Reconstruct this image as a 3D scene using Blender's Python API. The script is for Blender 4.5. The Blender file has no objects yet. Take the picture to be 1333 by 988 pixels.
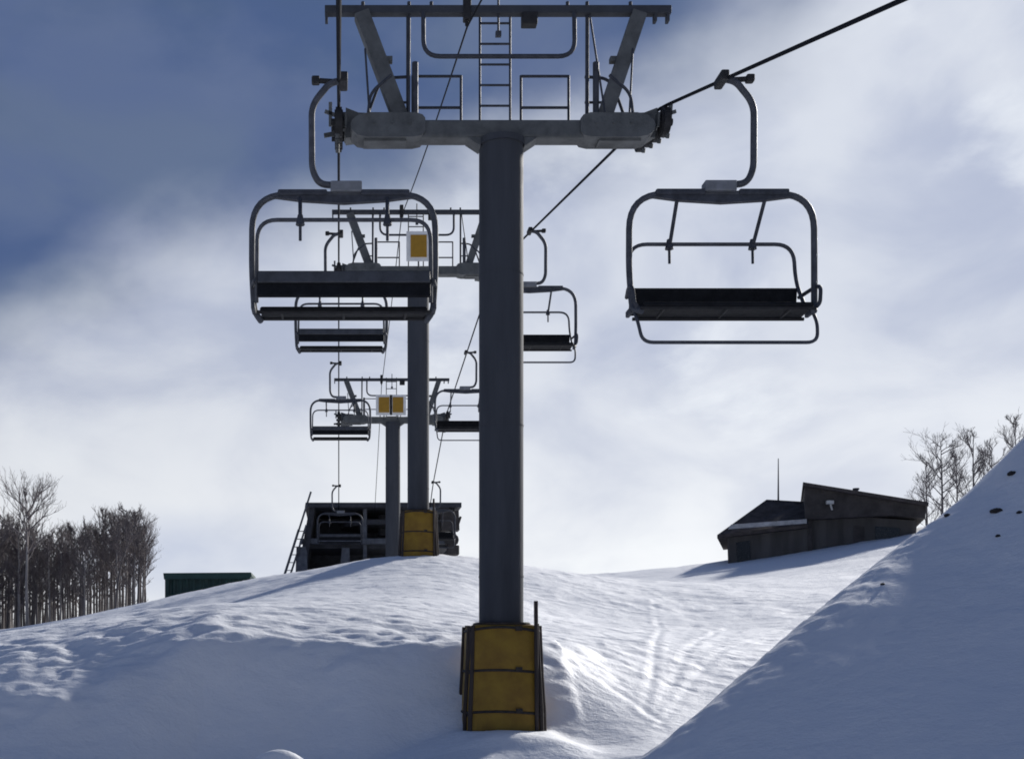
import bpy, math, random
import numpy as np
from mathutils import Vector, Matrix

C = bpy.context.scene
COL = C.collection
R = math.radians

# ------------------------------------------------------------------ camera, sky, sun
W_, H_ = 1333.0, 988.0
F, PX, PY = 1500.0, 441.0, 860.0          # focal length and level line of the photograph, in its pixels
def P(px, py, d):                          # a photo point at a known distance -> metres
    return Vector(((px - PX) * d / F, d, (PY - py) * d / F))

cam_d = bpy.data.cameras.new('camera'); cam = bpy.data.objects.new('camera', cam_d); COL.objects.link(cam)
cam.location = (0, 0, 0); cam.rotation_euler = (R(90), 0, 0)
cam_d.sensor_fit = 'HORIZONTAL'; cam_d.sensor_width = 36.0
cam_d.lens = 36.0 * F / W_
cam_d.shift_x = (W_ / 2 - PX) / W_
cam_d.shift_y = (PY - H_ / 2) / W_
cam_d.clip_start = 0.1; cam_d.clip_end = 12000
C.camera = cam

SUN_AZ, SUN_EL = R(42), R(27)              # to the right of the lift line, beyond the subject
SUN_DIR = Vector((math.sin(SUN_AZ) * math.cos(SUN_EL), math.cos(SUN_AZ) * math.cos(SUN_EL), math.sin(SUN_EL)))
sl = bpy.data.lights.new('sun', 'SUN'); sl.energy = 5.0; sl.angle = R(4.0); sl.color = (1.0, .965, .92)
so = bpy.data.objects.new('sun', sl); COL.objects.link(so)
so.rotation_euler = (-SUN_DIR).to_track_quat('-Z', 'Y').to_euler()

w = bpy.data.worlds.new('World'); C.world = w; w.use_nodes = True
nt = w.node_tree; N = nt.nodes; L = nt.links; N.clear()
def nd(t, **k):
    n = N.new(t)
    for a, b in k.items(): setattr(n, a, b)
    return n
def math_(op, a, b=None, clamp=False):
    n = nd('ShaderNodeMath', operation=op); n.use_clamp = clamp
    for i, v in enumerate((a, b)):
        if v is None: continue
        if isinstance(v, (int, float)): n.inputs[i].default_value = v
        else: L.new(v, n.inputs[i])
    return n.outputs[0]
def remap(v, a, b, c=0., d=1., smooth=True):
    n = nd('ShaderNodeMapRange'); n.interpolation_type = 'SMOOTHSTEP' if smooth else 'LINEAR'
    L.new(v, n.inputs['Value'])
    n.inputs['From Min'].default_value = a; n.inputs['From Max'].default_value = b
    n.inputs['To Min'].default_value = c; n.inputs['To Max'].default_value = d
    return n.outputs[0]
def mixc(f, a, b):
    n = nd('ShaderNodeMix', data_type='RGBA')
    if isinstance(f, (int, float)): n.inputs[0].default_value = f
    else: L.new(f, n.inputs[0])
    for s, v in ((6, a), (7, b)):
        if isinstance(v, tuple): n.inputs[s].default_value = (*v, 1)
        else: L.new(v, n.inputs[s])
    return n.outputs[2]
tc = nd('ShaderNodeTexCoord'); sep = nd('ShaderNodeSeparateXYZ'); L.new(tc.outputs['Generated'], sep.inputs[0])
dx, dy, dz = sep.outputs
zz = math_('MAXIMUM', dz, 0.0)
cmb = nd('ShaderNodeCombineXYZ')
L.new(dx, cmb.inputs[0]); L.new(dy, cmb.inputs[1]); L.new(math_('MULTIPLY', zz, 1.7), cmb.inputs[2])
def noise(scale, detail, rough, dist, off=0.):
    mp = nd('ShaderNodeMapping'); L.new(cmb.outputs[0], mp.inputs[0]); mp.inputs['Location'].default_value = (off, off * .7, off * .3)
    n = nd('ShaderNodeTexNoise'); L.new(mp.outputs[0], n.inputs['Vector'])
    n.inputs['Scale'].default_value = scale; n.inputs['Detail'].default_value = detail
    n.inputs['Roughness'].default_value = rough; n.inputs['Distortion'].default_value = dist
    return n.outputs['Fac']
n1 = noise(3.2, 6, .48, .25, 14.2)
n2 = noise(5.5, 6, .5, .35, 9.4)
n3 = noise(5.0, 6, .5, .15, 21.7)
n4 = noise(3.6, 7, .55, .3, 40.3)
# how blue the sky opens: high up, left and behind; the veil is thick on the sun's side
k = math_('ADD', math_('MULTIPLY', zz, 4.4), math_('MULTIPLY', dx, -1.9))
k = math_('ADD', k, math_('MULTIPLY', math_('SUBTRACT', dy, .85), -.9))
# a second, low opening left of the lift line
gap = math_('MULTIPLY', remap(math_('ABSOLUTE', math_('SUBTRACT', dz, .085)), .0, .055, 1., 0.), remap(math_('ABSOLUTE', math_('SUBTRACT', dx, -.11)), .03, .15, 1., 0.))
k = math_('ADD', k, math_('MULTIPLY', gap, .35))
k = math_('ADD', k, math_('MULTIPLY', math_('SUBTRACT', n1, .5), 1.25))
blue = math_('MULTIPLY', remap(k, 1.30, 1.88), remap(n3, .36, .60, .92, 1.))
sky = nd('ShaderNodeTexSky'); sky.sky_type = 'NISHITA'; sky.sun_disc = False
sky.sun_elevation = SUN_EL; sky.sun_rotation = SUN_AZ; sky.altitude = 2500; sky.air_density = 1.2; sky.dust_density = .6
bg_sky = nd('ShaderNodeBackground'); L.new(sky.outputs[0], bg_sky.inputs[0]); bg_sky.inputs[1].default_value = .05
# the veil of cloud: pale, greyer in its folds, brighter near the sun
sd = nd('ShaderNodeVectorMath', operation='DOT_PRODUCT'); L.new(tc.outputs['Generated'], sd.inputs[0]); sd.inputs[1].default_value = SUN_DIR
glow = remap(sd.outputs['Value'], .35, 1.0, .0, 1.)
veil = mixc(remap(n2, .36, .68), (.66, .70, .785), (.45, .50, .64))
puff = math_('MULTIPLY', remap(n4, .47, .62), remap(dx, -.15, .12, .45, 1.))
veil = mixc(math_('MULTIPLY', puff, .75), veil, (.86, .90, .95))
low = remap(dz, .02, .30, 1., 0.)
veil = mixc(math_('MULTIPLY', low, remap(n2, .35, .65, .95, .6)), veil, (.95, .97, .99))
vs = math_('ADD', .90, math_('MULTIPLY', glow, .16))
behind = remap(dy, -.4, .75, .33, 1.)
vs = math_('MULTIPLY', vs, behind)
bg_v = nd('ShaderNodeBackground'); L.new(veil, bg_v.inputs[0]); L.new(vs, bg_v.inputs[1])
# darker blue-grey cloud bellies inside the opening
bg_d = nd('ShaderNodeBackground'); bg_d.inputs[0].default_value = (.075, .120, .258, 1); bg_d.inputs[1].default_value = 1.0
m0 = nd('ShaderNodeMixShader'); L.new(remap(n2, .40, .60, .55, .95), m0.inputs[0]); L.new(bg_sky.outputs[0], m0.inputs[1]); L.new(bg_d.outputs[0], m0.inputs[2])
m1 = nd('ShaderNodeMixShader'); L.new(blue, m1.inputs[0]); L.new(bg_v.outputs[0], m1.inputs[1]); L.new(m0.outputs[0], m1.inputs[2])
bg_g = nd('ShaderNodeBackground'); bg_g.inputs[0].default_value = (.24, .33, .58, 1)
m2 = nd('ShaderNodeMixShader'); L.new(math_('MULTIPLY', gap, remap(n1, .38, .60, .25, .85)), m2.inputs[0]); L.new(m1.outputs[0], m2.inputs[1]); L.new(bg_g.outputs[0], m2.inputs[2])
wo = nd('ShaderNodeOutputWorld'); L.new(m2.outputs[0], wo.inputs[0])

vsn = C.view_settings
C.cycles.filter_width = 1.8
C.view_settings.view_transform = 'Standard'; vsn.look = 'None'; vsn.gamma = 1; vsn.exposure = 0; vsn.use_curve_mapping = False

# ------------------------------------------------------------------ materials
def mat(name, col, rough=.6, metal=0., var=.25, scale=4., bump=0., bscale=30., col2=None, coat=0., streak=False, spec=.5):
    m = bpy.data.materials.new(name); m.use_nodes = True
    t = m.node_tree; b = t.nodes['Principled BSDF']
    b.inputs['Roughness'].default_value = rough; b.inputs['Metallic'].default_value = metal
    b.inputs['Specular IOR Level'].default_value = spec
    tcn = t.nodes.new('ShaderNodeTexCoord'); vec = tcn.outputs['Object']
    if streak:
        mp = t.nodes.new('ShaderNodeMapping'); mp.inputs['Scale'].default_value = (1, 1, .12)
        t.links.new(vec, mp.inputs[0]); vec = mp.outputs[0]
    n = t.nodes.new('ShaderNodeTexNoise'); n.inputs['Scale'].default_value = scale; n.inputs['Detail'].default_value = 6; n.inputs['Roughness'].default_value = .65
    t.links.new(vec, n.inputs['Vector'])
    mx = t.nodes.new('ShaderNodeMix'); mx.data_type = 'RGBA'
    c2 = col2 or tuple(c * (1 - var * 1.4) for c in col)
    mx.inputs[6].default_value = (*(tuple(c * (1 + var * .6) for c in col)), 1); mx.inputs[7].default_value = (*c2, 1)
    mr = t.nodes.new('ShaderNodeMapRange'); mr.inputs['From Min'].default_value = .35; mr.inputs['From Max'].default_value = .68
    t.links.new(n.outputs['Fac'], mr.inputs['Value']); t.links.new(mr.outputs[0], mx.inputs[0])
    t.links.new(mx.outputs[2], b.inputs['Base Color'])
    rr = t.nodes.new('ShaderNodeMapRange'); rr.inputs['To Min'].default_value = max(.05, rough - .12); rr.inputs['To Max'].default_value = min(1, rough + .12)
    t.links.new(n.outputs['Fac'], rr.inputs['Value']); t.links.new(rr.outputs[0], b.inputs['Roughness'])
    if bump:
        n2 = t.nodes.new('ShaderNodeTexNoise'); n2.inputs['Scale'].default_value = bscale; n2.inputs['Detail'].default_value = 4
        t.links.new(vec, n2.inputs['Vector'])
        bp = t.nodes.new('ShaderNodeBump'); bp.inputs['Strength'].default_value = bump; bp.inputs['Distance'].default_value = .02
        t.links.new(n2.outputs['Fac'], bp.inputs['Height']); t.links.new(bp.outputs[0], b.inputs['Normal'])
    return m
M = {
 'pole': mat('painted_steel', (.056, .061, .072), .72, 0, .22, 1.6, .15, 40, streak=True, spec=.2),
 'arm': mat('weathered_steel', (.10, .106, .108), .7, 0, .3, 3, .25, 30),
 'galv': mat('galvanised_tube', (.075, .08, .095), .6, .0, .25, 9, spec=.3),
 'rail': mat('rail_steel', (.055, .06, .075), .65, 0, .25, 9, spec=.25),
 'rubber': mat('black_rubber', (.018, .018, .02), .75, 0, .3, 10),
 'seat': mat('black_seat_vinyl', (.009, .010, .013), .7, 0, .3, 6, .3, 60, spec=.2),
 'back': mat('grey_back_panel', (.06, .064, .074), .6, 0, .25, 5, .2, 40),
 'plate': mat('grey_clamp_plate', (.19, .20, .22), .55, .1, .2, 8),
 'rope': mat('steel_rope', (.018, .020, .026), .95, 0, .3, 40, spec=.05),
 'yellow': mat('yellow_pad_vinyl', (.235, .140, .007), .65, 0, .22, 2.2, .5, 9, col2=(.17, .09, .005)),
 'post': mat('dark_timber', (.045, .034, .030), .85, 0, .4, 6, .5, 30, streak=True),
 'strap': mat('dark_strap', (.03, .024, .022), .8, 0, .3, 12),
 'signy': mat('yellow_sign_paint', (.37, .20, .012), .5, 0, .12, 6),
 'signw': mat('white_sign_paint', (.80, .80, .78), .5, 0, .08, 6),
 'term': mat('dark_terminal_steel', (.045, .048, .057), .7, 0, .35, 2.5, .3, 20),
 'termf': mat('terminal_beam_paint', (.11, .12, .14), .55, .1, .3, 4),
 'wood': mat('weathered_brown_siding', (.085, .08, .076), .8, 0, .3, 1.4, .4, 18, streak=True),
 'woodd': mat('dark_brown_fascia', (.055, .048, .046), .8, 0, .35, 2, .4, 18),
 'ledge': mat('pale_eave_board', (.45, .45, .45), .7, 0, .3, 3),
 'roof': mat('brown_roofing', (.085, .074, .07), .9, 0, .3, 3, .4, 22, spec=.15),
 'glass': mat('dark_window_glass', (.012, .014, .018), .15, 0, .1, 2),
 'green': mat('green_painted_steel', (.009, .045, .037), .5, 0, .25, 2.5, .2, 20),
 'greend': mat('green_lid_plastic', (.013, .056, .045), .5, 0, .2, 2.5),
 'bark': mat('grey_brown_bark', (.14, .125, .122), .9, 0, .35, 3, .6, 14, streak=True),
 'barkp': mat('pale_aspen_bark', (.26, .24, .23), .85, 0, .4, 3, .5, 14, streak=True),
 'twig': mat('brown_twigs', (.15, .13, .132), .9, 0, .3, 3),
 'dirt': mat('dark_earth', (.035, .03, .03), .95, 0, .4, 9, .8, 20),
 'lampw': mat('floodlight_housing', (.55, .55, .53), .5, 0, .1, 6),
}
# snow
sm = bpy.data.materials.new('snow'); sm.use_nodes = True
t = sm.node_tree; b = t.nodes['Principled BSDF']
b.inputs['Roughness'].default_value = .62
try: b.inputs['Specular IOR Level'].default_value = .35
except Exception: pass
tcn = t.nodes.new('ShaderNodeTexCoord')
def tn(sc, de, ro, mscale=(1, 1, 1), rot=0):
    mp = t.nodes.new('ShaderNodeMapping'); mp.inputs['Scale'].default_value = mscale; mp.inputs['Rotation'].default_value = (0, 0, rot)
    t.links.new(tcn.outputs['Object'], mp.inputs[0])
    n = t.nodes.new('ShaderNodeTexNoise'); n.inputs['Scale'].default_value = sc; n.inputs['Detail'].default_value = de; n.inputs['Roughness'].default_value = ro
    t.links.new(mp.outputs[0], n.inputs['Vector']); return n.outputs['Fac']
na = tn(.5, 5, .6); nb = tn(2.6, 6, .62, (1, 1.6, 1), .5); nc = tn(30, 4, .7)
mx = t.nodes.new('ShaderNodeMix'); mx.data_type = 'RGBA'
mx.inputs[6].default_value = (.84, .855, .88, 1); mx.inputs[7].default_value = (.76, .775, .80, 1)
t.links.new(na, mx.inputs[0]); t.links.new(mx.outputs[2], b.inputs['Base Color'])
b1 = t.nodes.new('ShaderNodeBump'); b1.inputs['Strength'].default_value = .4; b1.inputs['Distance'].default_value = .10; t.links.new(nb, b1.inputs['Height'])
b2 = t.nodes.new('ShaderNodeBump'); b2.inputs['Strength'].default_value = .35; b2.inputs['Distance'].default_value = .012; t.links.new(nc, b2.inputs['Height'])
t.links.new(b1.outputs[0], b2.inputs['Normal']); t.links.new(b2.outputs[0], b.inputs['Normal'])
M['snow'] = sm

# ------------------------------------------------------------------ mesh helpers
class MB:
    def __init__(s): s.v = []; s.f = []; s.sm = []
    def add(s, vs, fs, smooth=False):
        o = len(s.v); s.v += [tuple(p) for p in vs]
        for f in fs: s.f.append(tuple(i + o for i in f)); s.sm.append(smooth)
    def box(s, c, size, rot=None, bev=0.):
        hx, hy, hz = size[0] / 2, size[1] / 2, size[2] / 2
        if bev <= 0:
            vs = [Vector((x, y, z)) for x in (-hx, hx) for y in (-hy, hy) for z in (-hz, hz)]
            fs = [(0, 1, 3, 2), (4, 6, 7, 5), (0, 4, 5, 1), (2, 3, 7, 6), (0, 2, 6, 4), (1, 5, 7, 3)]
        else:
            import bmesh
            bm = bmesh.new(); bmesh.ops.create_cube(bm, size=1)
            for v in bm.verts: v.co = Vector((v.co.x * size[0], v.co.y * size[1], v.co.z * size[2]))
            bmesh.ops.bevel(bm, geom=bm.edges[:], offset=bev, segments=2, affect='EDGES', profile=.5)
            bm.verts.index_update(); vs = [v.co.copy() for v in bm.verts]; fs = [tuple(v.index for v in f.verts) for f in bm.faces]; bm.free()
        if rot is not None: vs = [rot @ v for v in vs]
        c = Vector(c); s.add([v + c for v in vs], fs)
    def bar(s, a, b_, w, h, up=(0, 0, 1)):          # rectangular bar from a to b
        a = Vector(a); b_ = Vector(b_); d = (b_ - a); ln = d.length; d.normalize()
        u = Vector(up); x = d.cross(u)
        if x.length < 1e-4: x = d.cross(Vector((0, 1, 0)))
        x.normalize(); y = x.cross(d)
        vs = [p + x * sx * w / 2 + y * sy * h / 2 for p in (a, b_) for sx, sy in ((-1, -1), (1, -1), (1, 1), (-1, 1))]
        s.add(vs, [(0, 1, 2, 3), (7, 6, 5, 4), (0, 4, 5, 1), (1, 5, 6, 2), (2, 6, 7, 3), (3, 7, 4, 0)])
    def tube(s, pts, r, n=8, caps=True):
        pts = [Vector(p) for p in pts]; m = len(pts)
        rs = r if isinstance(r, (list, tuple)) else [r] * m
        ts = []
        for i in range(m):
            d = pts[min(i + 1, m - 1)] - pts[max(i - 1, 0)]; ts.append(d.normalized())
        ref = Vector((0, 0, 1)) if abs(ts[0].z) < .9 else Vector((0, 1, 0))
        x = ts[0].cross(ref).normalized(); vs = []
        for i in range(m):
            x = (x - ts[i] * x.dot(ts[i]))
            x.normalize(); y = ts[i].cross(x)
            for j in range(n):
                a = 2 * math.pi * j / n
                vs.append(pts[i] + (x * math.cos(a) + y * math.sin(a)) * rs[i])
        fs = [(i * n + j, i * n + (j + 1) % n, (i + 1) * n + (j + 1) % n, (i + 1) * n + j) for i in range(m - 1) for j in range(n)]
        s.add(vs, fs, True)
        if caps: s.add([vs[j] for j in range(n)], [tuple(reversed(range(n)))]); s.add([vs[(m - 1) * n + j] for j in range(n)], [tuple(range(n))])
    def prism(s, poly, d):                          # polygon (3D points) pushed along vector d
        n = len(poly); poly = [Vector(p) for p in poly]; d = Vector(d)
        vs = poly + [p + d for p in poly]
        s.add(vs, [tuple(range(n)), tuple(reversed(range(n, 2 * n)))] + [(i, n + i, n + (i + 1) % n, (i + 1) % n) for i in range(n)])
    def cyl(s, a, b_, r, n=20, r2=None): s.tube([a, b_], [r, r if r2 is None else r2], n)
    def build(s, name, m, parent=None, loc=None):
        me = bpy.data.meshes.new(name); me.from_pydata(s.v, [], s.f); me.update()
        me.polygons.foreach_set('use_smooth', s.sm)
        import bmesh
        bm = bmesh.new(); bm.from_mesh(me); bmesh.ops.recalc_face_normals(bm, faces=bm.faces[:]); bm.to_mesh(me); bm.free()
        me.materials.append(m); o = bpy.data.objects.new(name, me); COL.objects.link(o)
        if parent is not None: o.parent = parent
        if loc is not None: o.location = loc
        return o
def fillet(pts, rad, seg=6):
    pts = [Vector(p) for p in pts]; out = [pts[0]]
    for i in range(1, len(pts) - 1):
        r = rad[i - 1] if isinstance(rad, (list, tuple)) else rad
        a = (pts[i - 1] - pts[i]); b_ = (pts[i + 1] - pts[i])
        r = min(r, a.length * .49, b_.length * .49); A = pts[i] + a.normalized() * r; B = pts[i] + b_.normalized() * r
        for j in range(seg + 1):
            u = j / seg; out.append(A * (1 - u) ** 2 + pts[i] * 2 * u * (1 - u) + B * u * u)
    out.append(pts[-1]); return out
def tag(o, label=None, cat=None, group=None, kind=None):
    if label: o['label'] = label
    if cat: o['category'] = cat
    if group: o['group'] = group
    if kind: o['kind'] = kind
    return o
def thing(name, loc, label, cat, group=None, rz=0):
    o = bpy.data.objects.new(name, None); COL.objects.link(o); o.location = loc; o.rotation_euler = (0, 0, rz)
    return tag(o, label, cat, group)
def copy_tree(o, parent=None):
    c = o.copy(); COL.objects.link(c)
    if parent is not None: c.parent = parent
    for ch in list(o.children): copy_tree(ch, c)
    return c

# ------------------------------------------------------------------ terrain
def hash2(ix, iy, seed):
    h = (ix.astype(np.int64) * 374761393 + iy.astype(np.int64) * 668265263 + seed * 1442695041) & 0xffffffff
    h = ((h ^ (h >> 13)) * 1274126177) & 0xffffffff
    return ((h ^ (h >> 16)) & 0xffffff) / float(0xffffff)
def perlin(x, y, seed=0):
    x = np.asarray(x, float); y = np.asarray(y, float)
    ix = np.floor(x); iy = np.floor(y); fx = x - ix; fy = y - iy
    u = fx ** 3 * (fx * (fx * 6 - 15) + 10); v = fy ** 3 * (fy * (fy * 6 - 15) + 10)
    def g(ax, ay):
        a = hash2(ix + ax, iy + ay, seed) * 2 * np.pi
        return np.cos(a) * (fx - ax) + np.sin(a) * (fy - ay)
    return (g(0, 0) * (1 - u) + g(1, 0) * u) * (1 - v) + (g(0, 1) * (1 - u) + g(1, 1) * u) * v
def fbm(x, y, sc, oc, seed=0, gain=.5):
    r = 0; a = 1; f = 1 / sc
    for i in range(oc): r = r + a * perlin(x * f, y * f, seed + i * 17); a *= gain; f *= 2.03
    return r
def sst(t): t = np.clip(t, 0, 1); return t * t * (3 - 2 * t)

UP = [  # (photo x, photo y, distance) of the upper snow field
 (-250, 880, 17.5), (-100, 880, 17.5), (0, 868, 17.5), (90, 888, 17), (185, 872, 17), (240, 825, 17.7), (330, 824, 17.8), (450, 834, 17.8), (600, 838, 17.8),
 (700, 838, 18), (800, 858, 18), (900, 880, 17.5), (1000, 880, 17.5),
 (-100, 850, 28), (60, 836, 28), (200, 806, 28), (330, 782, 27), (450, 770, 27), (600, 768, 27), (700, 790, 27), (850, 812, 27), (1000, 810, 27), (1200, 790, 27),
 (-300, 842, 48), (-100, 838, 48), (0, 830, 48), (100, 815, 46), (205, 791, 44), (270, 777, 43), (330, 761, 42), (385, 748, 40), (450, 738, 37), (500, 729, 35), (548, 721, 33.6), (600, 727, 35), (700, 753, 39),
 (780, 762, 43), (850, 758, 46), (940, 739, 49), (1060, 719, 49), (1200, 691, 49), (1350, 660, 49),
 (-300, 850, 75), (0, 842, 75), (300, 790, 70), (480, 762, 62), (600, 757, 62), (800, 775, 75), (1000, 745, 75), (1200, 705, 75), (1400, 665, 75),
]
UPW = np.array([tuple(P(*c)) for c in UP])
def tps(r2): return np.where(r2 > 1e-9, r2 * np.log(np.maximum(r2, 1e-9)), 0.)
_n = len(UPW)
_K = tps(((UPW[:, None, :2] - UPW[None, :, :2]) ** 2).sum(-1)) + np.eye(_n) * .6
_A = np.zeros((_n + 3, _n + 3)); _A[:_n, :_n] = _K; _A[:_n, _n] = 1; _A[:_n, _n + 1:] = UPW[:, :2]; _A[_n:, :_n] = _A[:_n, _n:].T
_w = np.linalg.solve(_A, np.concatenate([UPW[:, 2], np.zeros(3)]))
def upper(x, y):
    xc = np.clip(x, -30, 50); yc = np.clip(y, 8, 85)
    r = _w[_n] + _w[_n + 1] * xc + _w[_n + 2] * yc
    for i in range(_n): r = r + _w[i] * tps((xc - UPW[i, 0]) ** 2 + (yc - UPW[i, 1]) ** 2)
    far = np.sqrt(np.maximum(np.abs(x - 10) - 40, 0) ** 2 + np.maximum(y - 78, 0) ** 2)
    return r * np.exp(-(far / 60.) ** 2) - 26 * (1 - np.exp(-(far / 110.) ** 2))
# right snow bank: crest x -> (distance, height)
CR = np.array([tuple(P(*c)) for c in [(820, 1000, 13.9), (880, 958, 14.0), (960, 888, 14.6), (1050, 808, 15.5), (1160, 719, 16.8), (1210, 686, 17.2), (1270, 637, 17.6), (1333, 574, 17.9), (1450, 490, 18.2), (1700, 400, 18.5)]])
def bank(x, y):
    cz = np.interp(x, CR[:, 0], CR[:, 2]); cy = np.interp(x, CR[:, 0], CR[:, 1])
    cz = np.where(x < CR[0, 0], CR[0, 2] - (CR[0, 0] - x) * 1.0, cz)
    cz = np.where(x > CR[-1, 0], CR[-1, 2] * np.exp(-((x - CR[-1, 0]) / 14) ** 2), cz)
    e = y - cy
    return cz - np.where(e < 0, .56 * (np.sqrt(e * e + .36) - .6), .8 * (np.sqrt(e * e + .36) - .6))
def smax(a, b, k): h = np.clip(.5 + .5 * (a - b) / k, 0, 1); return b * (1 - h) + a * h + k * h * (1 - h)
HG0, D10 = 2.325, 16.5                     # foot of the nearest tower
def height0(x, y):
    x = np.asarray(x, float); y = np.asarray(y, float)
    lo = -1.30 - .30 * sst((1.9 - x) / .8) - .34 * np.clip(15.1 - y, 0, 4) + .10 * fbm(x, y, 3.0, 3, 5)
    wob = .5 * fbm(x, y * .3, 2.6, 3, 9)
    yb = np.interp(x, [-9, -4, -2.9, -2, 2.5, 3.4, 4.6, 7], [15.6, 15.7, 16.0, 16.55, 16.6, 16.6, 16.9, 17.3])
    wd = np.interp(x, [-9, -4, -2.5, 2.6, 3.4, 4.3, 6, 9], [2.0, 2.0, 2.1, 2.1, 3.0, 5.4, 7, 7.5])
    tt = sst((y + wob * .45 - (yb - wd / 2)) / wd)
    up = upper(x, y)
    rr = np.hypot((x - HG0) * .9, y - D10 + .1)
    base = lo + (up - lo) * tt
    base = smax(base, -.97 - .42 * np.maximum(rr - .62, 0), .10)
    z = smax(base, bank(x, y), .22)
    return z, tt
def ray0(px, py):
    ds = np.arange(5, 80, .02); x = (px - PX) * ds / F; z = (PY - py) * ds / F
    h, _ = height0(x, ds); i = np.argmax(h >= z); return Vector((x[i], ds[i], h[i]))
TRK = []
for line in ([(700, 838), (745, 852), (790, 875), (835, 900), (882, 928)], [(700, 850), (745, 866), (785, 888), (825, 914), (860, 938)], [(690, 820), (760, 838), (830, 872), (900, 900)], [(860, 945), (900, 890), (960, 840), (1050, 790)], [(850, 935), (880, 880), (930, 825), (1000, 775)], [(840, 930), (850, 870), (860, 820), (850, 780)], [(730, 790), (850, 812), (960, 822), (1060, 780)], [(690, 800), (800, 830), (900, 850)], [(480, 760), (560, 790), (620, 800)], [(400, 790), (500, 780), (600, 760)]):
    ps = [ray0(*p) for p in line]; TRK.append(np.array([(p.x, p.y) for p in ps]))
def seg_d(x, y, pl):
    d = np.full(np.shape(x), 99.)
    for a, b_ in zip(pl[:-1], pl[1:]):
        ab = b_ - a; u = np.clip(((x - a[0]) * ab[0] + (y - a[1]) * ab[1]) / (ab @ ab), 0, 1)
        d = np.minimum(d, np.hypot(x - a[0] - u * ab[0], y - a[1] - u * ab[1]))
    return d
HUM = [(362, 985, 14.0, .92, .44), (560, 978, 14.9, .13, .35), (650, 960, 15.5, .10, .25), (735, 955, 15.4, .12, .3)]
def height(x, y):
    x = np.asarray(x, float); y = np.asarray(y, float)
    z, tt = height0(x, y)
    near = np.clip(1.3 - y / 70., .25, 1)
    crest = np.exp(-((y - 18.0) / 2.2) ** 2) * (x < 3.5)
    amp = tt * .8 + .2
    bk = bank(x, y) > z - .15
    amp = np.where(bk, .12, amp) * (1 - .75 * np.exp(-((tt - .5) / .3) ** 2))
    z = z + amp * (.07 * fbm(x * .8, y, 2.6, 3, 21) + .032 * (1 - 2.2 * np.abs(fbm(x * .45, y * 1.2, .6, 3, 33))) - .02 + .035 * np.maximum(fbm(x * .7, y, .33, 2, 37), 0) * sst(fbm(x, y, 3.1, 2, 39) * 3 + .4))
    z = z + tt * crest * (.09 * fbm(x, y, 1.5, 3, 51) + .05 * (1 - 2 * np.abs(fbm(x * .6, y * 1.4, .6, 3, 53)))) * np.where(bk, 0, 1)
    # lumps on the left shoulder
    z = z + np.where(bk, 1, 0) * (.06 * fbm(x, y, 1.9, 2, 81) + .018 * fbm(x, y, .5, 3, 83) + .035 * np.exp(-((y - np.interp(x, CR[:, 0], CR[:, 1])) / .5) ** 2) * fbm(x, y, .28, 3, 85))
    ls = np.exp(-((x + 4.2) / 1.6) ** 2 - ((y - 17.3) / 1.6) ** 2)
    z = z + ls * (.15 * fbm(x, y, 1.0, 4, 71))
    for pl in TRK:
        d = seg_d(x, y, pl); z = z - np.where(bk, 0, 1) * np.clip(.5 + .9 * fbm(x, y, 1.2, 2, 91), .05, 1) * (.013 * np.exp(-(d / .05) ** 2) - .008 * np.exp(-((d - .13) / .06) ** 2))
    for (px, py, d, h, r) in HUM:
        c = P(px, py, d); z = z + h * np.exp(-((x - c.x) ** 2 / (r * 1.8) ** 2 + (y - c.y) ** 2 / r ** 2))
    return z
def Hs(x, y): return float(height(np.array([float(x)]), np.array([float(y)]))[0])
def ray(px, py):
    ds = np.arange(5, 90, .02); x = (px - PX) * ds / F; z = (PY - py) * ds / F
    h = height(x, ds); i = np.argmax(h >= z); return Vector((x[i], ds[i], h[i]))

def axis(parts):
    out = [parts[0][0]]
    for a, b_, st in parts: n = max(1, round((b_ - a) / st)); out += [a + (b_ - a) * (i + 1) / n for i in range(n)]
    return out
xs = axis([(-6000, -1000, 1000), (-1000, -200, 100), (-200, -60, 14), (-60, -22, 2), (-22, -7.5, .3), (-7.5, 2.4, .075), (2.4, 9, .04), (9, 13, .12), (13, 40, .4), (40, 80, 4), (80, 240, 16), (240, 1000, 95), (1000, 6000, 1000)])
ys = axis([(-6000, -400, 800), (-400, -40, 40), (-40, 4, 2), (4, 9, .25), (9, 13, .07), (13, 24, .045), (24, 40, .11), (40, 62, .3), (62, 100, 1.2), (100, 300, 10), (300, 1000, 70), (1000, 9000, 1000)])
X, Y = np.meshgrid(np.array(xs), np.array(ys)); Z = height(X, Y)
nx, ny = len(xs), len(ys)
vv = np.stack([X, Y, Z], -1).reshape(-1, 3)
ii = (np.arange(ny - 1)[:, None] * nx + np.arange(nx - 1)[None, :]).reshape(-1)
ff = np.stack([ii, ii + 1, ii + nx + 1, ii + nx], -1)
me = bpy.data.meshes.new('snow_ground')
me.vertices.add(len(vv)); me.vertices.foreach_set('co', vv.ravel())
me.loops.add(ff.size); me.loops.foreach_set('vertex_index', ff.ravel().astype(np.int32))
me.polygons.add(len(ff)); me.polygons.foreach_set('loop_start', (np.arange(len(ff)) * 4).astype(np.int32))
try: me.polygons.foreach_set('loop_total', np.full(len(ff), 4, np.int32))
except Exception: pass
me.update(calc_edges=True); me.validate()
me.polygons.foreach_set('use_smooth', [True] * len(me.polygons)); me.materials.append(sm)
go = bpy.data.objects.new('snow_ground', me); COL.objects.link(go); tag(go, kind='structure')

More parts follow.
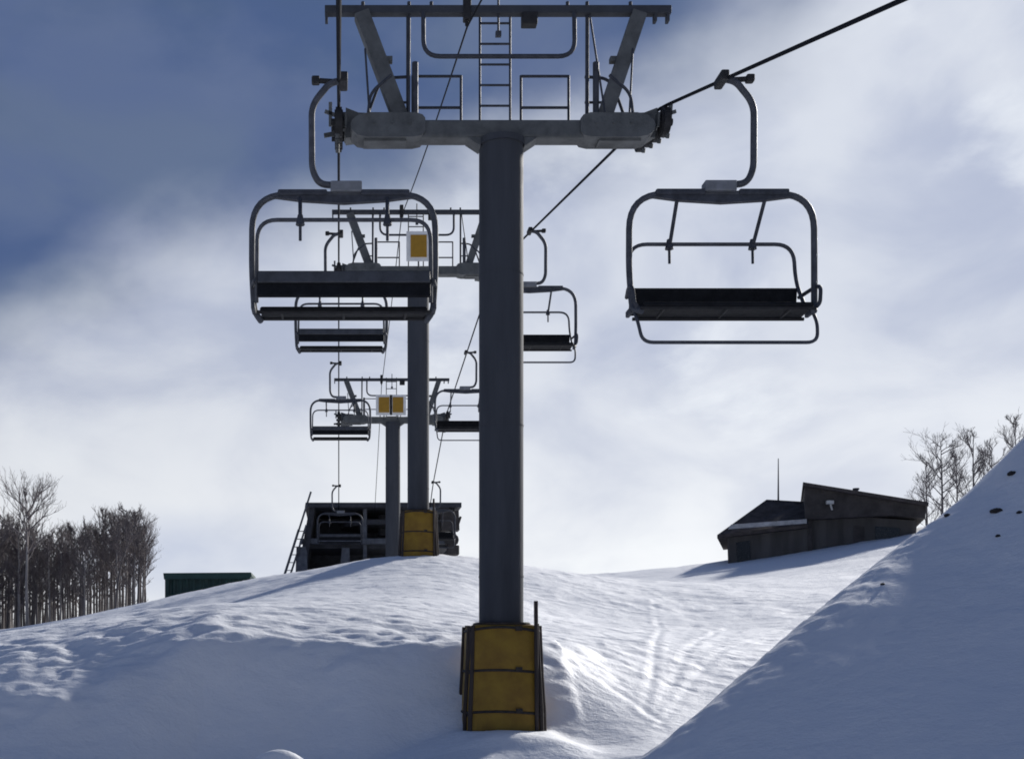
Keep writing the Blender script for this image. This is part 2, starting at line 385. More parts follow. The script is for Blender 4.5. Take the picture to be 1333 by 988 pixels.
# ------------------------------------------------------------------ the lift line
D1, D2, D3, DT = 16.5, 33.7, 49.5, 58.5
GAUGE = 4.65; HG = GAUGE / 2
def rope_z(d):
    return float(np.interp(d, [-25, D1 + .5, D2 + .5, D3 + .5, 57.0, 60.0], [2.075 - 25 * .355, P(0, 141, D1).z + .20, P(0, 339, D2).z, P(0, 538, D3).z, P(0, 632, 57).z, P(0, 680, 60).z]))
def rope_path():
    out = []; d = -25.
    while d < DT + 1.5:
        z = np.mean([rope_z(d + e) for e in np.linspace(-.7, .7, 9)]); out.append((d, z)); d += .35
    return out
RP = rope_path()
for x0, lab in ((0, 'dark steel haul rope on the left of the towers, seen edge-on as a vertical line'), (GAUGE, 'dark steel haul rope on the right of the towers, rising to the upper right')):
    m = MB(); m.tube([(x0, d, z) for d, z in RP], .024, 8); tag(m.build('haul_rope', M['rope']), lab, 'cable', 'haul ropes of the chairlift')
BARZ = {D1: P(0, 17, D1).z, D2: P(0, 272, D2).z, D3: P(0, 496, D3).z}
m = MB(); xc = 1.84; pts = []
zz_ = [(-22, BARZ[D1] - 13.), (D1, BARZ[D1] - .2), (D2, BARZ[D2] - .2), (D3, BARZ[D3] - .2), (DT + 1, P(0, 672, DT + 1).z)]
for (a, za), (b_, zb) in zip(zz_[:-1], zz_[1:]):
    for i in range(12):
        u = i / 12; pts.append((xc, a + (b_ - a) * u, za + (zb - za) * u - .10 * math.sin(math.pi * u)))
pts.append((xc, *zz_[-1]))
m.tube(pts, .014, 6); tag(m.build('communication_cable', M['rope']), 'thin dark communication cable slung between the tower top bars', 'cable')

def make_tower():
    t = thing('lift_tower', (0, 0, 0), '', 'lift tower')
    ct = 8.75                                              # crossarm top above the base
    m = MB(); m.cyl((0, 0, -1.6), (0, 0, ct - .33), .315, 40); m.cyl((0, 0, ct - .42), (0, 0, ct - .33), .34, 40)
    [m.cyl((0, 0, z - .012), (0, 0, z + .012), .3195, 40) for z in (2.2, 4.35, 6.5)]; m.build('pole', M['pole'], t)
    m = MB(); m.box((0, 0, ct - .20), (4.2, .30, .25), bev=.03)
    for s in (-1, 1): m.prism([(s * .31, -.14, ct - .325), (s * .31, -.14, ct - .45), (s * .50, -.14, ct - .325)], (0, .28, 0))
    m.build('crossarm', M['arm'], t)
    for s in (-1, 1):
        m = MB(); cx = s * 1.62
        prof = [(-.52, -.26), (-.47, -.32), (-.36, -.345), (.30, -.345), (.44, -.32), (.52, -.25), (.54, -.18), (.52, -.11), (.42, -.03), (.28, .0), (-.38, .0), (-.48, -.03), (-.52, -.08)]; prof = [(a * s, z) for a, z in prof]
        m.prism([(cx + a, -.20, ct + z) for a, z in prof], (0, .40, 0))
        for q in (-.3, -.05, .2): m.cyl((cx + s * q, -.212, ct - .14), (cx + s * q, .212, ct - .14), .022, 8)
        m.box((cx + s * .05, 0, ct - .36), (.6, .26, .03))
        m.build('end_housing', M['arm'], t)
        # sheave train, pivoting at the rope
        sh = MB()
        sh.bar((0, -.85, -.18), (0, .85, -.18), .07, .14)
        sh.bar((-s * .10, -.75, -.20), (-s * .10, .75, -.20), .03, .18)
        sh.bar((-s * .02, -.45, -.18), (-s * .62, -.45, -.20), .26, .22)
        sh.prism([(-s * .10, -.62, -.02), (-s * .10, -.62, -.42), (-s * .60, -.62, -.36), (-s * .60, -.62, -.20)], (0, .7, 0))
        for yy in (-.85, -.4, .05, .5): sh.cyl((s * .02, yy, -.40), (s * .02, yy + .02, -.455), .03, 6)
        sh.bar((s * .12, -.5, -.25), (s * .12, -.5, .07), .05, .05); sh.bar((s * .05, .1, -.25), (s * .22, .1, -.28), .06, .06); sh.bar((s * .05, -.5, -.1), (s * .20, -.5, -.05), .05, .05)
        so_ = sh.build('sheave_train', M['arm'], t, (s * HG, .55, ct + .16))
        for yy in (-.69, -.23, .23, .69):
            wm = MB(); wm.cyl((-.045, 0, 0), (.045, 0, 0), .20, 22); wm.cyl((-.06, 0, 0), (-.045, 0, 0), .165, 22); wm.cyl((.045, 0, 0), (.06, 0, 0), .165, 22); wm.cyl((-.11, 0, 0), (.11, 0, 0), .05, 10)
            wm.build('sheave_wheel', M['rubber'], so_, (0, yy, -.225))
    tb = ct + 1.54
    m = MB(); m.box((-.05, 0, tb), (4.95, .13, .11), bev=.01)
    for q in (-2.5, 2.38, 2.2): m.box((q, 0, tb - .10), (.04, .10, .12))
    for q in (-1.32, -1.0, .95, 1.23, 1.85, -1.98): m.cyl((q, 0, tb + .05), (q, 0, tb + .13), .025, 8)
    m.build('top_bar', M['pole'], t)
    for a, b_ in (((-1.44, 0, ct), (-2.0, 0, tb - .05)), ((1.47, 0, ct), (1.97, 0, tb - .05))):
        m = MB(); m.bar(a, b_, .21, .20, (0, 1, 0)); s = 1 if a[0] > 0 else -1
        mid = Vector(a).lerp(Vector(b_), .55); m.box(mid + Vector((s * -.13, 0, .02)), (.12, .10, .07))
        m.build('slanted_post', M['arm'], t)
    m = MB()
    for q in (-.27, .17): m.tube([(q, .28, ct - .1), (q, .28, tb + .16)], .018, 6)
    for i in range(6): z = ct + .02 + i * .30; m.tube([(-.27, .28, z), (.17, .28, z)], .016, 6)
    m.build('ladder', M['rail'], t)
    m = MB(); m.tube(fillet([(-1.12, -.08, tb - .05), (-1.12, -.12, tb - .71), (1.03, -.12, tb - .71), (1.03, -.08, tb - .05)], .24), .032, 8); m.build('hoop_rail', M['rail'], t)
    for x0, x1 in ((-1.24, -.53), (.35, 1.05)):
        m = MB()
        for yy in (.42,):
            m.tube([(x0, yy, ct + .82), (x1, yy, ct + .82)], .02, 6); m.tube([(x0, yy, ct + .36), (x1, yy, ct + .36)], .02, 6)
            for q in (x0, x1): m.tube([(q, yy, ct - .05), (q, yy, ct + .83)], .02, 6)
        m.build('guard_rail', M['rail'], t)
    m = MB(); m.box((0, .45, ct - .02), (3.4, .42, .05)); m.build('catwalk', M['arm'], t)
    for s, q in ((-1, -1.33), (1, 1.24)):
        m = MB(); m.tube([(q, .05, ct - .03), (q, .03, tb)], .028, 7); m.tube([(q + .09, -.12, ct - .03), (q + .09 - s * 0, -.12, ct + .74)], .045, 8)
        m.tube([(q + .20 * (s > 0), -.2, ct), (q + .02, 0, tb)], .015, 6)
        m.build('rod', M['rail'], t)
        m = MB()
        m.tube(fillet([(q, .2, ct + .70), (q + s * .38, .2, ct + .68), (q + s * .62, .25, ct + .05)], .3), .022, 6)
        m.tube([(q, .2, ct + .33), (q + s * .30, .2, ct + .33)], .018, 6)
        m.tube(fillet([(q + s * .25, -.25, ct + .5), (q + s * .55, -.25, ct + .25), (q + s * .58, -.25, ct - .02)], .2), .022, 6)
        m.tube([(q + s * .56, -.15, ct), (q + s * .62, -.1, ct + .95)], .015, 6)
        m.build('hand_rail', M['rail'], t)
    m = MB(); m.box((.40, -.02, tb - .14), (.22, .16, .17), bev=.015); m.build('floodlight', M['rubber'], t)
    m = MB(); m.box((-.49, -.02, tb + .02), (.11, .14, .34), bev=.015); m.tube([(-.49, -.02, tb - .15), (-.49, -.02, tb - .22)], .03, 6); m.build('cable_hanger', M['rubber'], t)
    m = MB(); m.tube([(-.04, 0, tb + .25), (-.04, 0, tb - .32)], .016, 6); m.box((-.04, 0, tb - .33), (.08, .06, .07)); m.build('antenna_rod', M['rail'], t)
    return t
def slope(a, b_): return (rope_z(b_) - rope_z(a)) / (b_ - a)
tw = make_tower()
towers = []
for i, (d, yct, lab) in enumerate(((D1, 155, 'nearest and tallest grey steel lift tower with T crossarm, standing in the shaded snow'),
                                   (D2, 345, 'middle lift tower, rising from the snow crest behind the nearest tower'),
                                   (D3, 541, 'farthest and smallest lift tower, in front of the dark terminal'))):
    o = tw if i == 0 else copy_tree(tw)
    o.location = (HG, d, P(0, yct, d).z - 8.75); tag(o, lab, 'lift tower', 'towers of the chairlift'); towers.append(o)
    ang = math.atan((slope(d - 3, d - 1.2) + slope(d + 2.2, d + 4)) / 2)
    for ch in o.children:
        if ch.name.startswith('sheave_train'): ch.rotation_euler = (ang, 0, 0); ch.location.z = rope_z(d + .55) - o.location.z - .035

# ------------------------------------------------------------------ crash pads
def make_pad():
    t = thing('crash_pad', (0, 0, 0), '', 'crash pad')
    def ring(r, z, sq):
        out = []
        for j in range(48):
            a = 2 * math.pi * j / 48; c, s = math.cos(a), math.sin(a)
            n = (abs(c) ** sq + abs(s) ** sq) ** (-1 / sq); out.append((c * n * r, s * n * r, z))
        return out
    def octo(f, z):          # flat front with chamfered corners
        q = [(-.475, -.50), (.475, -.50), (.555, -.38), (.555, .38), (.475, .50), (-.475, .50), (-.555, .38), (-.555, -.38)]
        out = []
        for i in range(8):
            a, b_ = Vector(q[i]), Vector(q[(i + 1) % 8])
            for j in range(6):
                u = j / 6; p = a.lerp(b_, u); n_ = Vector((b_.y - a.y, a.x - b_.x)).normalized(); p = p + n_ * .022 * math.sin(math.pi * u)
                out.append((p.x * f, p.y * f, z))
        return out
    zs = [(-.6, 1.10), (.05, 1.06), (.12, 1.035), (.16, 1.055), (.45, 1.03), (.70, 1.01), (.735, .985), (.77, 1.005), (1.05, .985), (1.31, .97), (1.345, .945), (1.38, .955), (1.42, .92), (1.44, .78)]
    m = MB(); vs = []
    for z, f in zs: vs += octo(f, z)
    n = 48; fs = [(i * n + j, i * n + (j + 1) % n, (i + 1) * n + (j + 1) % n, (i + 1) * n + j) for i in range(len(zs) - 1) for j in range(n)]
    m.add(vs, fs, True); m.build('yellow_panel', M['yellow'], t)
    for sx in (-1, 1):
        for sy in (-1, 1):
            m = MB(); rnd = random.Random(sx * 3 + sy)
            for (x0, y0), (r0, r1) in (((.505, .485), (.036, .030)), ((.565, .37), (.034, .030))):
                m.tube([(sx * x0 * f, sy * y0 * f, z) for z, f in ((-.6, 1.11), (.2, 1.07), (.65, 1.02 + .01 * rnd.random()), (1.0, 1.0), (1.42 + .03 * rnd.random(), .975))], [r0, r0, r1 * 1.1, r1, r1 * .9], 8)
            a = Vector((sx * .505, sy * .465)); b_ = Vector((sx * .556, sy * .385))
            m.add([(a.x * 1.10, a.y * 1.10, -.6), (b_.x * 1.10, b_.y * 1.10, -.6), (b_.x * .99, b_.y * .99, 1.40), (a.x * .99, a.y * .99, 1.40), (a.x * 1.0, a.y * 1.0, -.6), (b_.x * 1.0, b_.y * 1.0, -.6), (b_.x * .9, b_.y * .9, 1.40), (a.x * .9, a.y * .9, 1.40)], [(0, 1, 2, 3), (7, 6, 5, 4), (0, 4, 5, 1), (2, 6, 7, 3), (1, 5, 6, 2), (0, 3, 7, 4)])
            m.build('corner_post', M['post'], t)
    for z, f in ((.13, 1.055), (.74, 1.0), (1.345, .965)):
        m = MB(); pts = [(x, y, z + .025 * math.sin(3 * x + 2) + (.03 if z > 1.3 else 0) * math.cos(x * 3)) for x, y, _ in octo(f, 0)]
        m.tube(pts + [pts[0]], .022, 6, False); m.box((.20, -.53 * f, z + .035), (.10, .05, .07)); m.build('strap', M['strap'], t)
    m = MB(); m.tube([(.475, -.555, -.5), (.455, -.555, 1.78)], .032, 8); m.build('stake', M['post'], t)
    m = MB(); vs = ring(.36, 1.40, 4) + ring(.44, 1.44, 4) + ring(.42, 1.475, 4) + ring(.318, 1.48, 2)
    m.add(vs, [(i * 48 + j, i * 48 + (j + 1) % 48, (i + 1) * 48 + (j + 1) % 48, (i + 1) * 48 + j) for i in range(3) for j in range(48)], True); m.build('top_collar', M['post'], t)
    return t
pd = make_pad(); pd.location = (HG, D1, P(0, 950, D1).z + .14); pd.scale = (.91, .88, .945)
tag(pd, 'large yellow crash pad with dark posts and straps round the nearest tower', 'crash pad', 'crash pads at the tower feet')
p2 = copy_tree(pd); p2.location = (HG, D2, P(0, 725, D2).z)
tag(p2, 'small yellow crash pad on the snow crest round the middle tower', 'crash pad', 'crash pads at the tower feet')
p2.scale = (.90, .90, .92)

# ------------------------------------------------------------------ signs on the towers
def sign(px, y0, y1, wpx, d, lab):
    c = P(px, (y0 + y1) / 2, d); hh = (y1 - y0) * d / F; ww = wpx * d / F
    t = thing('tower_sign', (c.x, d, c.z - hh / 2), lab, 'sign', 'yellow signs on the tower catwalks')
    m = MB(); m.box((0, .02, hh / 2), (ww + .24, .03, hh + .22), bev=.008); m.build('board', M['signw'], t)
    m = MB(); m.box((0, -.008, hh / 2), (ww, .02, hh), bev=.006); m.build('panel', M['signy'], t)
    m = MB(); m.tube([(0, .06, -.30), (0, .06, hh + .05)], .025, 6); m.build('bracket', M['rail'], t)
sign(545, 306, 335, 21, D2 - .30, 'yellow sign on a white board above the middle tower crossarm')
sign(500.0, 517, 537, 14, D3 - .30, 'left one of the two yellow signs on the farthest tower')
sign(518.0, 517, 537, 14, D3 - .30, 'right one of the two yellow signs on the farthest tower')

# ------------------------------------------------------------------ chairs
def make_chair(foot):
    t = thing('lift_chair', (0, 0, 0), '', 'chairlift chair')
    ft = -1.32
    m = MB(); m.tube(fillet([(-.02, 0, -.0), (-.17, 0, -.03), (-.39, 0, -.30), (-.385, 0, -1.08), (-.30, 0, -1.26), (.02, 0, -1.28)], [.1, .14, .2, .12, .1]), .040, 10); m.build('hanger', M['galv'], t)
    m = MB(); m.box((0, 0, -.01), (.10, .30, .11), bev=.02); m.tube([(-.02, .0, -.02), (-.34, .0, .00)], .032, 8); m.box((-.34, .0, .0), (.10, .10, .09), bev=.02); m.build('grip', M['rubber'], t)
    m = MB(); m.box((.03, 0, -1.245), (.38, .17, .13), bev=.015); m.build('clamp_plate', M['plate'], t)
    # bail: outer loop, leaning back a little to the seat
    m = MB()
    m.tube(fillet([(-1.02, .22, -2.79), (-1.09, .06, -2.72), (-1.115, 0, -2.25), (-1.11, 0, ft), (1.11, 0, ft), (1.115, 0, -2.25), (1.09, .06, -2.72), (1.02, .22, -2.79)], [.12, .2, .42, .42, .2, .12], 8), .038, 10)
    m.build('outer_frame', M['galv'], t)
    m = MB(); prof = [(-.92, ft - .03), (-.5, ft - .085), (0, ft - .115), (.5, ft - .085), (.92, ft - .03), (.92, ft - .015), (-.92, ft - .015)]
    m.prism([(a, -.035, z) for a, z in prof], (0, .07, 0))
    for s in (-1, 1): m.box((s * .50, 0, ft + .012), (.60, .12, .075), bev=.02)
    m.build('top_beam', M['rail'], t)
    m = MB()
    m.tube(fillet([(-1.05, -.10, -2.66), (-1.03, -.36, -2.25), (-1.02, -.40, -1.78), (1.02, -.40, -1.78), (1.03, -.36, -2.25), (1.05, -.10, -2.66)], [.2, .26, .26, .2], 7), .024, 8)
    m.build('back_frame', M['galv'], t)
    for s in (-1, 1):
        m = MB(); m.tube([(s * .53, 0, ft - .03), (s * .515, -.36, -1.77)], .024, 8); m.cyl((s * .515, -.40, -1.84), (s * .515, -.40, -1.72), .055, 8, .03); m.tube([(s * .515, -.40, -1.78), (s * .515, -.39, -2.02)], .018, 6)
        m.build('strut', M['rail'], t)
    m = MB(); rot = Matrix.Rotation(R(-9), 3, 'X'); m.box((0, -.33, -2.515), (2.06, .05, .33), rot, bev=.02)
    for q in (-.515, 0, .515): m.box((q, -.302, -2.515), (.012, .008, .30), rot)
    m.build('backrest', M['seat'], t)
    m = MB(); m.box((0, -.362, -2.44), (2.04, .03, .14), rot, bev=.008); m.build('back_panel', M['back'], t)
    m = MB(); rot = Matrix.Rotation(R(4), 3, 'X'); m.box((0, .06, -2.735), (2.02, .42, .06), rot, bev=.025)
    m.build('seat', M['seat'], t)
    m = MB()
    for yy in (-.13, .235): m.tube([(-1.04, yy, -2.775 + yy * .07), (1.04, yy, -2.775 + yy * .07)], .022, 8)
    for q in (-.75, 0, .75): m.tube([(q, -.13, -2.775), (q, .235, -2.76)], .016, 6)
    m.build('seat_frame', M['rubber'], t)
    for s in (-1, 1):
        m = MB(); m.tube(fillet([(s * 1.06, -.33, -2.46), (s * 1.12, .0, -2.44), (s * 1.12, .18, -2.48), (s * 1.10, .20, -2.70), (s * 1.02, .16, -2.76)], .1), .024, 8); m.box((s * 1.09, -.05, -2.72), (.05, .26, .08), bev=.015); m.build('armrest', M['rail'], t)
    for ch in t.children:
        if ch.name.split('.')[0] not in ('hanger', 'grip'): ch.location.z = -.065
    if foot:
        m = MB(); m.tube(fillet([(-1.07, .02, -2.76), (-1.06, .22, -3.0), (-1.03, .30, -3.25), (1.03, .30, -3.25), (1.06, .22, -3.0), (1.07, .02, -2.76)], [.1, .2, .2, .1], 6), .021, 8); m.build('footrest', M['galv'], t)
    return t
ch0 = make_chair(False); ch1 = make_chair(True)
GRP = 'empty chairs hanging from the haul ropes'
LC = [(14.0, 'nearest empty chair seen from behind, hanging from the left rope beside the nearest tower'),
      (28.2, 'second empty chair on the left rope, low behind the nearest left chair'),
      (43.0, 'third empty chair on the left rope, beside the farthest tower'),
      (57.0, 'small farthest chair on the left rope, in front of the dark terminal')]
RC = [(13.86, 'nearest empty chair with footrest on the right rope, against open sky'),
      (27.8, 'second empty chair on the right rope, half hidden behind the nearest tower'),
      (41.8, 'third empty chair on the right rope, between the middle and the nearest tower poles'),
      (56.6, 'farthest chair on the right rope, hidden by the middle tower and its yellow pad')]
for i, (d, lab) in enumerate(LC):
    o = ch0 if i == 0 else copy_tree(ch0); o.location = (.06, d, rope_z(d)); tag(o, lab, 'chairlift chair', GRP)
for i, (d, lab) in enumerate(RC):
    o = ch1 if i == 0 else copy_tree(ch1); o.location = (GAUGE - .045, d, rope_z(d)); o.rotation_euler = (0, 0, math.pi); tag(o, lab, 'chairlift chair', GRP)

# ------------------------------------------------------------------ top terminal
TD = 59.0
def tp(px, py, d=TD): return P(px, py, d)
t0 = thing('lift_terminal', (0, TD, P(0, 745, TD).z), 'dark open-fronted lift terminal on the crest behind the towers', 'lift terminal')
def loc_(p): return p - t0.location
def tl(px, py, dy=0): return loc_(P(px, py, TD)) + Vector((0, dy, 0))
def poly(mb, pts, dep, dy=0): mb.prism([tl(a, b_, dy) for a, b_ in pts], (0, dep, 0))
m = MB(); poly(m, [(398, 655), (600, 655), (600, 661), (397, 661)], 6.2, -.3); m.build('roof', M['term'], t0)
m = MB(); poly(m, [(397, 661), (590, 661), (595, 775), (376, 775)], .2, 4.5); m.build('back_wall', M['term'], t0)
m = MB(); poly(m, [(403, 661), (410, 661), (394, 775), (382, 775)], 4.4, .0); m.build('side_wall', M['term'], t0)
m = MB(); poly(m, [(391, 700), (592, 700), (592, 707), (389, 707)], .4, .25); m.build('front_beam', M['termf'], t0)
m = MB(); poly(m, [(398, 707), (585, 707), (585, 712), (396, 712)], 4.0, .7); m.build('deck', M['term'], t0)
for q in (473, 566, 588):
    m = MB(); poly(m, [(q, 661), (q + 5, 661), (q + 5, 775), (q, 775)], .35, .5); m.build('column', M['termf'], t0)
m = MB(); poly(m, [(386, 712), (398, 712), (400, 720), (400, 775), (384, 775)], 1.2, -.2); m.build('corner_box', M['termf'], t0)
m = MB(); poly(m, [(445, 712), (455, 712), (457, 775), (440, 775)], 1.0, .3); m.build('support_leg', M['termf'], t0)
m = MB(); c = tl(495, 678, 2.5); m.cyl(c + Vector((.2, 0, -.12)), c + Vector((.2, 0, .12)), 2.2, 40); m.cyl(c + Vector((.2, 0, -.5)), c + Vector((.2, 0, .6)), .25, 16); m.build('bullwheel', M['term'], t0)
m = MB(); poly(m, [(573, 668), (597, 664), (598, 690), (575, 690)], .9, -.1); m.box(tl(590, 716, .2), (.6, .7, .5), bev=.06); m.tube([tl(596, 684, .1), tl(600, 672, .1)], .06, 6); m.cyl(tl(588, 703, -.2), tl(588, 703, .5), .35, 12); m.build('drive_unit', M['woodd'], t0)
m = MB()
for a, b_ in (((405, 641), (366, 765)), ((399, 684), (373, 765))): m.tube([tl(*a, -.3), tl(*b_, -.3)], .05, 6)
m.tube([tl(389, 690, -.35), tl(370, 750, -.35)], .05, 6)
for i in range(8): 
    u = .40 + .60 * i / 7; a = tl(405 - 38 * u, 645 + 118 * u, -.3); m.bar(a, a + Vector((.32, 0, 0)), .14, .03)
m.build('stair', M['termf'], t0)

# ------------------------------------------------------------------ hut on the right
HD = 50.0
h0 = thing('patrol_hut', P(1060, 745, HD), 'dark brown wooden hut with a raised shed-roofed wing on the right snow crest', 'hut')
HA = R(21); HN = Vector((math.sin(HA), math.cos(HA), 0)); HO = P(1060, 745, HD)
def hl(px, py, dy=0):
    d = (HO.x * HN.x + HO.y * HN.y) / ((px - PX) / F * HN.x + HN.y)
    return P(px, py, d) + HN * dy - h0.location
def hp(mb, pts, dep, dy=0): mb.prism([hl(a, b_, dy) for a, b_ in pts], HN * dep)
m = MB(); hp(m, [(946, 690), (1054, 683), (1054, 760), (949, 775)], 5.0, .15); m.build('wall', M['wood'], h0)
# hipped roof of the low part
m = MB(); e = [hl(934, 697, -.3), hl(1052, 683, -.3), hl(1052, 683, 5.6), hl(934, 697, 5.6)]
rl, rr = hl(997, 640, 2.6), hl(1052, 643, 2.6)
dn = Vector((0, 0, -.14))
m.add([e[0], e[1], e[2], e[3], rl, rr] + [p + dn for p in e], [(0, 1, 5, 4), (2, 3, 4, 5), (0, 4, 3), (1, 2, 5), (0, 6, 7, 1), (1, 7, 8, 2), (2, 8, 9, 3), (3, 9, 6, 0), (9, 8, 7, 6)])
m.build('roof', M['roof'], h0)
m = MB(); hp(m, [(952, 684), (1050, 677), (1050, 682.5), (948, 690)], .12, -.46); m.build('eave_board', M['ledge'], h0)
m = MB(); hp(m, [(958, 706), (976, 703), (977, 728), (960, 731)], .08, .10); m.build('window', M['glass'], h0)
m = MB(); hp(m, [(1057, 668), (1195, 676), (1190, 750), (1057, 765)], 5.0, .35); m.build('wing_wall', M['wood'], h0)
m = MB(); hp(m, [(1047, 634), (1205, 660), (1204, 675), (1160, 671), (1060, 676), (1048, 676)], 5.6, -.15); m.build('upper_storey', M['woodd'], h0)
m = MB(); hp(m, [(1045, 629.5), (1207, 655.5), (1207, 660), (1045, 634)], 6.2, -.5); m.build('wing_roof', M['roof'], h0)
m = MB(); hp(m, [(1112, 683), (1126, 684), (1126, 712), (1112, 714)], .06, .31); m.build('door', M['woodd'], h0)
m = MB(); hp(m, [(1140, 684), (1172, 686), (1172, 700), (1140, 701)], .06, .31); m.build('window', M['glass'], h0)
m = MB(); hp(m, [(1052, 676), (1057, 676), (1057, 765), (1052, 765)], .5, .1); m.build('corner_post', M['woodd'], h0)
m = MB(); m.tube([hl(1013, 645, 2.6), hl(1013, 584, 2.6)], [.045, .02], 6); m.build('antenna', M['galv'], h0)
m = MB(); m.cyl(hl(1118, 645, 2), hl(1118, 627, 2), .10, 12); m.cyl(hl(1118, 629, 2), hl(1118, 627, 2), .14, 12); m.build('flue', M['galv'], h0)
m = MB(); m.box(hl(1080, 655, -.32), (.30, .16, .16), bev=.02); m.tube([hl(1080, 655, -.30), hl(1083, 664, -.15)], .045, 6); m.build('floodlight', M['lampw'], h0)

# ------------------------------------------------------------------ green container
GD = 44.5
g0 = thing('storage_container', P(270, 800, GD), 'dark green steel container half buried behind the left snow crest', 'container')
def gl(px, py, dy=0): return P(px, py, GD) + Vector((0, dy, 0)) - g0.location
m = MB(); n = 26; fr = []
a, b_ = gl(217, 752), gl(326, 752); dp = 2.2; zb = gl(0, 815).z
top, bot = [], []
for i in range(n * 2):
    u = i / (n * 2 - 1); off = .0 if (i // 2) % 2 == 0 else .05
    top.append(Vector((a.x + (b_.x - a.x) * u, off, a.z))); bot.append(Vector((a.x + (b_.x - a.x) * u, off, zb)))
k_ = len(top); m.add(top + bot, [(i, i + 1, k_ + i + 1, k_ + i) for i in range(k_ - 1)])
m.prism([(a.x, .06, a.z), (b_.x, .06, a.z), (b_.x, .06, zb), (a.x, .06, zb)], (0, dp, 0))
m.build('body', M['green'], g0)
m = MB(); m.prism([gl(213, 746, -.12), gl(327, 745, -.12), gl(328, 749.5, -.12), gl(325, 753, -.12), gl(214, 754, -.12)], (0, dp + .3, 0)); m.build('lid', M['greend'], g0)
for q in (215, 322):
    m = MB(); m.prism([gl(q, 754, -.05), gl(q + 5, 754, -.05), gl(q + 5, 815, -.05), gl(q, 815, -.05)], (0, .16, 0)); m.build('corner_post', M['green'], g0)

# ------------------------------------------------------------------ trees
def make_tree(seed, h, lean=0., spread=1., bare=.45, crown_r=.9, up=.30):
    rnd = random.Random(seed); tr = MB(); cr = MB()
    npt = 9; pts = []; x = y = 0.
    for i in range(npt):
        u = i / (npt - 1); pts.append(Vector((x + lean * u * u * h, y, u * h))); x += rnd.uniform(-.05, .05) * h * .10; y += rnd.uniform(-.05, .05) * h * .10
    r0 = h * .0155
    tr.tube(pts, [r0 * (1 - .86 * i / (npt - 1)) for i in range(npt)], 7)
    def at(u):
        f = u * (npt - 1); i = min(int(f), npt - 2); return pts[i].lerp(pts[i + 1], f - i)
    def branch(p, d, ln, r, lev):
        n = 4; q = [p]; dd = d.normalized()
        for i in range(n):
            dd = (dd + Vector((rnd.uniform(-.22, .22), rnd.uniform(-.22, .22), rnd.uniform(-.04, up)))).normalized(); q.append(q[-1] + dd * ln / n)
        cr.tube(q, [max(r * (1 - .75 * i / n), .005) for i in range(n + 1)], 5 if lev == 0 else 3, False)
        if lev < 3:
            for j in range((5, 4, 2)[lev]):
                u = rnd.uniform(.25, 1); i = min(int(u * n), n - 1); b0 = q[i].lerp(q[i + 1], u * n - i)
                e = (q[i + 1] - q[i]).normalized(); side = e.cross(Vector((rnd.uniform(-1, 1), rnd.uniform(-1, 1), rnd.uniform(-1, 1)))).normalized()
                branch(b0, e * rnd.uniform(.7, 1.1) + side * rnd.uniform(.45, .85) + Vector((0, 0, .25)), ln * rnd.uniform(.42, .72), r * .5, lev + 1)
    nb = 17
    for i in range(nb):
        u = bare + (1 - bare) * (i + rnd.random()) / nb; a = rnd.uniform(0, 2 * math.pi)
        prof = math.sin(math.pi * min(1, .18 + .82 * (u - bare) / (1 - bare))) * .8 + .25
        branch(at(min(u, .99)), Vector((math.cos(a), math.sin(a), rnd.uniform(.55, 1.3))), h * .17 * crown_r * spread * prof * rnd.uniform(.7, 1.25), r0 * .42, 0)
    for i in range(4):      # dead stubs on the lower trunk
        a = rnd.uniform(0, 6.28); branch(at(rnd.uniform(.15, bare)), Vector((math.cos(a), math.sin(a), .3)), h * .045, r0 * .2, 2)
    return tr, cr
def plant(name, loc, seed, h, lab, group, bark='bark', **kw):
    t = thing(name, loc, lab, 'tree', group); tr, cr = make_tree(seed, h, **kw)
    tr.build('trunk', M[bark], t); cr.build('crown', M['twig'], t); return t
def on(px, d, dz=-.1):
    x = (px - PX) * d / F; return Vector((x, d, Hs(x, d) + dz))
GV = 'bare aspens of the left grove'
hh = lambda y0, d, base: (PY - y0) * d / F - base.z
b0 = on(36, 56); plant('bare_tree', b0, 4, hh(650, 56, b0), 'tall bare tree with a fan crown standing above the left grove', 'bare trees of the left grove', 'barkp', bare=.52, spread=1.9, up=.22)
b0 = on(150, 57); plant('bare_tree', b0, 12, hh(672, 57, b0), 'bare tree leaning right at the right end of the left grove', 'bare trees of the left grove', 'bark', bare=.5, lean=.22, spread=1.05)
protos = []
rnd = random.Random(8)
for s in range(7):
    protos.append(plant('bare_tree', (0, 0, 0), 30 + s, 6.5, 'slender bare tree among the close trunks of the left grove', 'bare trees of the left grove', 'barkp' if s % 4 == 1 else 'bark', bare=rnd.uniform(.16, .40), spread=1.15, up=.24, lean=rnd.uniform(-.06, .07)))
px = -95.; i = 0
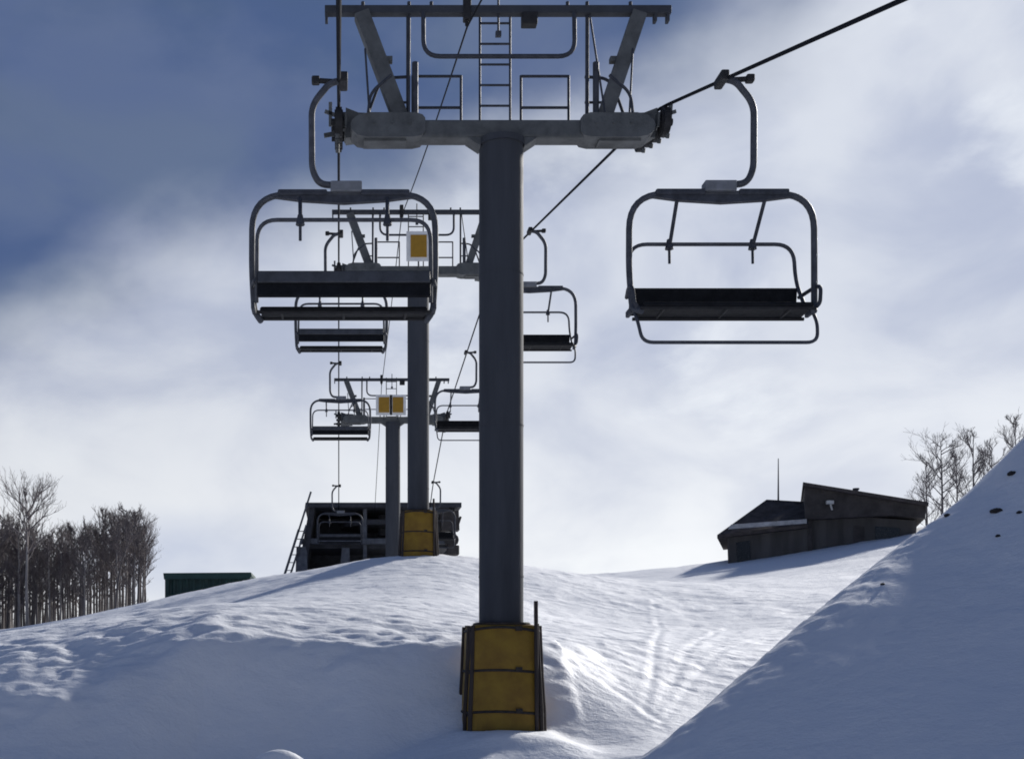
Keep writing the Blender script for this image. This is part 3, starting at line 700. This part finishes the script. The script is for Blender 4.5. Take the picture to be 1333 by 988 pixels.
while px < 192:
    d = rnd.uniform(58, 70); o = protos[i] if i < 7 else copy_tree(protos[rnd.randrange(7)])
    b0 = on(px, d); top = np.interp(px, [-95, 0, 60, 95, 130, 180], [660, 672, 695, 680, 668, 668]) + rnd.uniform(-5, 28)
    o.location = b0; s = hh(top, d, b0) / 6.5; o.scale = (s, s, s); o.rotation_euler = (0, 0, rnd.uniform(0, 6.28)); tag(o, group='bare trees of the left grove'); px += rnd.uniform(1.8, 4.2); i += 1
GR = 'bare trees behind the right snow bank'
for px, d, top, sd, lab in ((1226, 62, 572, 101, 'largest bare tree behind the right snow bank, beside the hut'),
                            (1268, 66, 566, 102, 'second bare tree right of the hut, thin behind the snow bank'),
                            (1290, 68, 580, 103, 'short thin bare tree, between two others behind the right snow bank'),
                            (1322, 60, 548, 104, 'bare tree at the right edge of the photo above the snow bank'),
                            (1206, 70, 600, 105, 'small bush-like bare tree close to the hut end, lowest behind the bank'),
                            (1246, 72, 592, 106, 'pale thin bare tree just right of the largest one behind the bank')):
    b0 = on(px, d); plant('bare_tree', b0, sd, hh(top, d, b0), lab, GR, 'bark', bare=.08, spread=2.1 if sd == 101 else 1.6, up=.12 if sd == 101 else .2)

# ------------------------------------------------------------------ clods on the right bank
rnd = random.Random(3)
for px, py, r, lab in ((1296, 666, .055, 'largest dark earth clod high on the shaded right bank'), (1316, 618, .05, 'dark earth clod near the crest of the right bank at the photo edge'),
                  (1298, 698, .028, 'small dark clod under the largest clod on the right bank'), (1232, 672, .035, 'small clod just under the crest of the right bank'),
                  (1148, 761, .024, 'small lone clod on the middle of the shaded bank, below the hut'), (1326, 668, .03, 'small dark clod on the bank at the right photo edge')):
    p = ray(px, py); m = MB(); vs = []; n = 9
    for i in range(7):
        th = math.pi * i / 6
        for j in range(n):
            a = 2 * math.pi * j / n; k_ = r * rnd.uniform(.65, 1.2)
            vs.append((math.sin(th) * math.cos(a) * k_ * 1.5, math.sin(th) * math.sin(a) * k_, math.cos(th) * k_ * .8))
    m.add(vs, [(i * n + j, i * n + (j + 1) % n, (i + 1) * n + (j + 1) % n, (i + 1) * n + j) for i in range(6) for j in range(n)])
    o = m.build('earth_clod', M['dirt']); o.location = p + Vector((0, -.02, .0)); tag(o, lab, 'clod', 'earth clods on the snow bank')
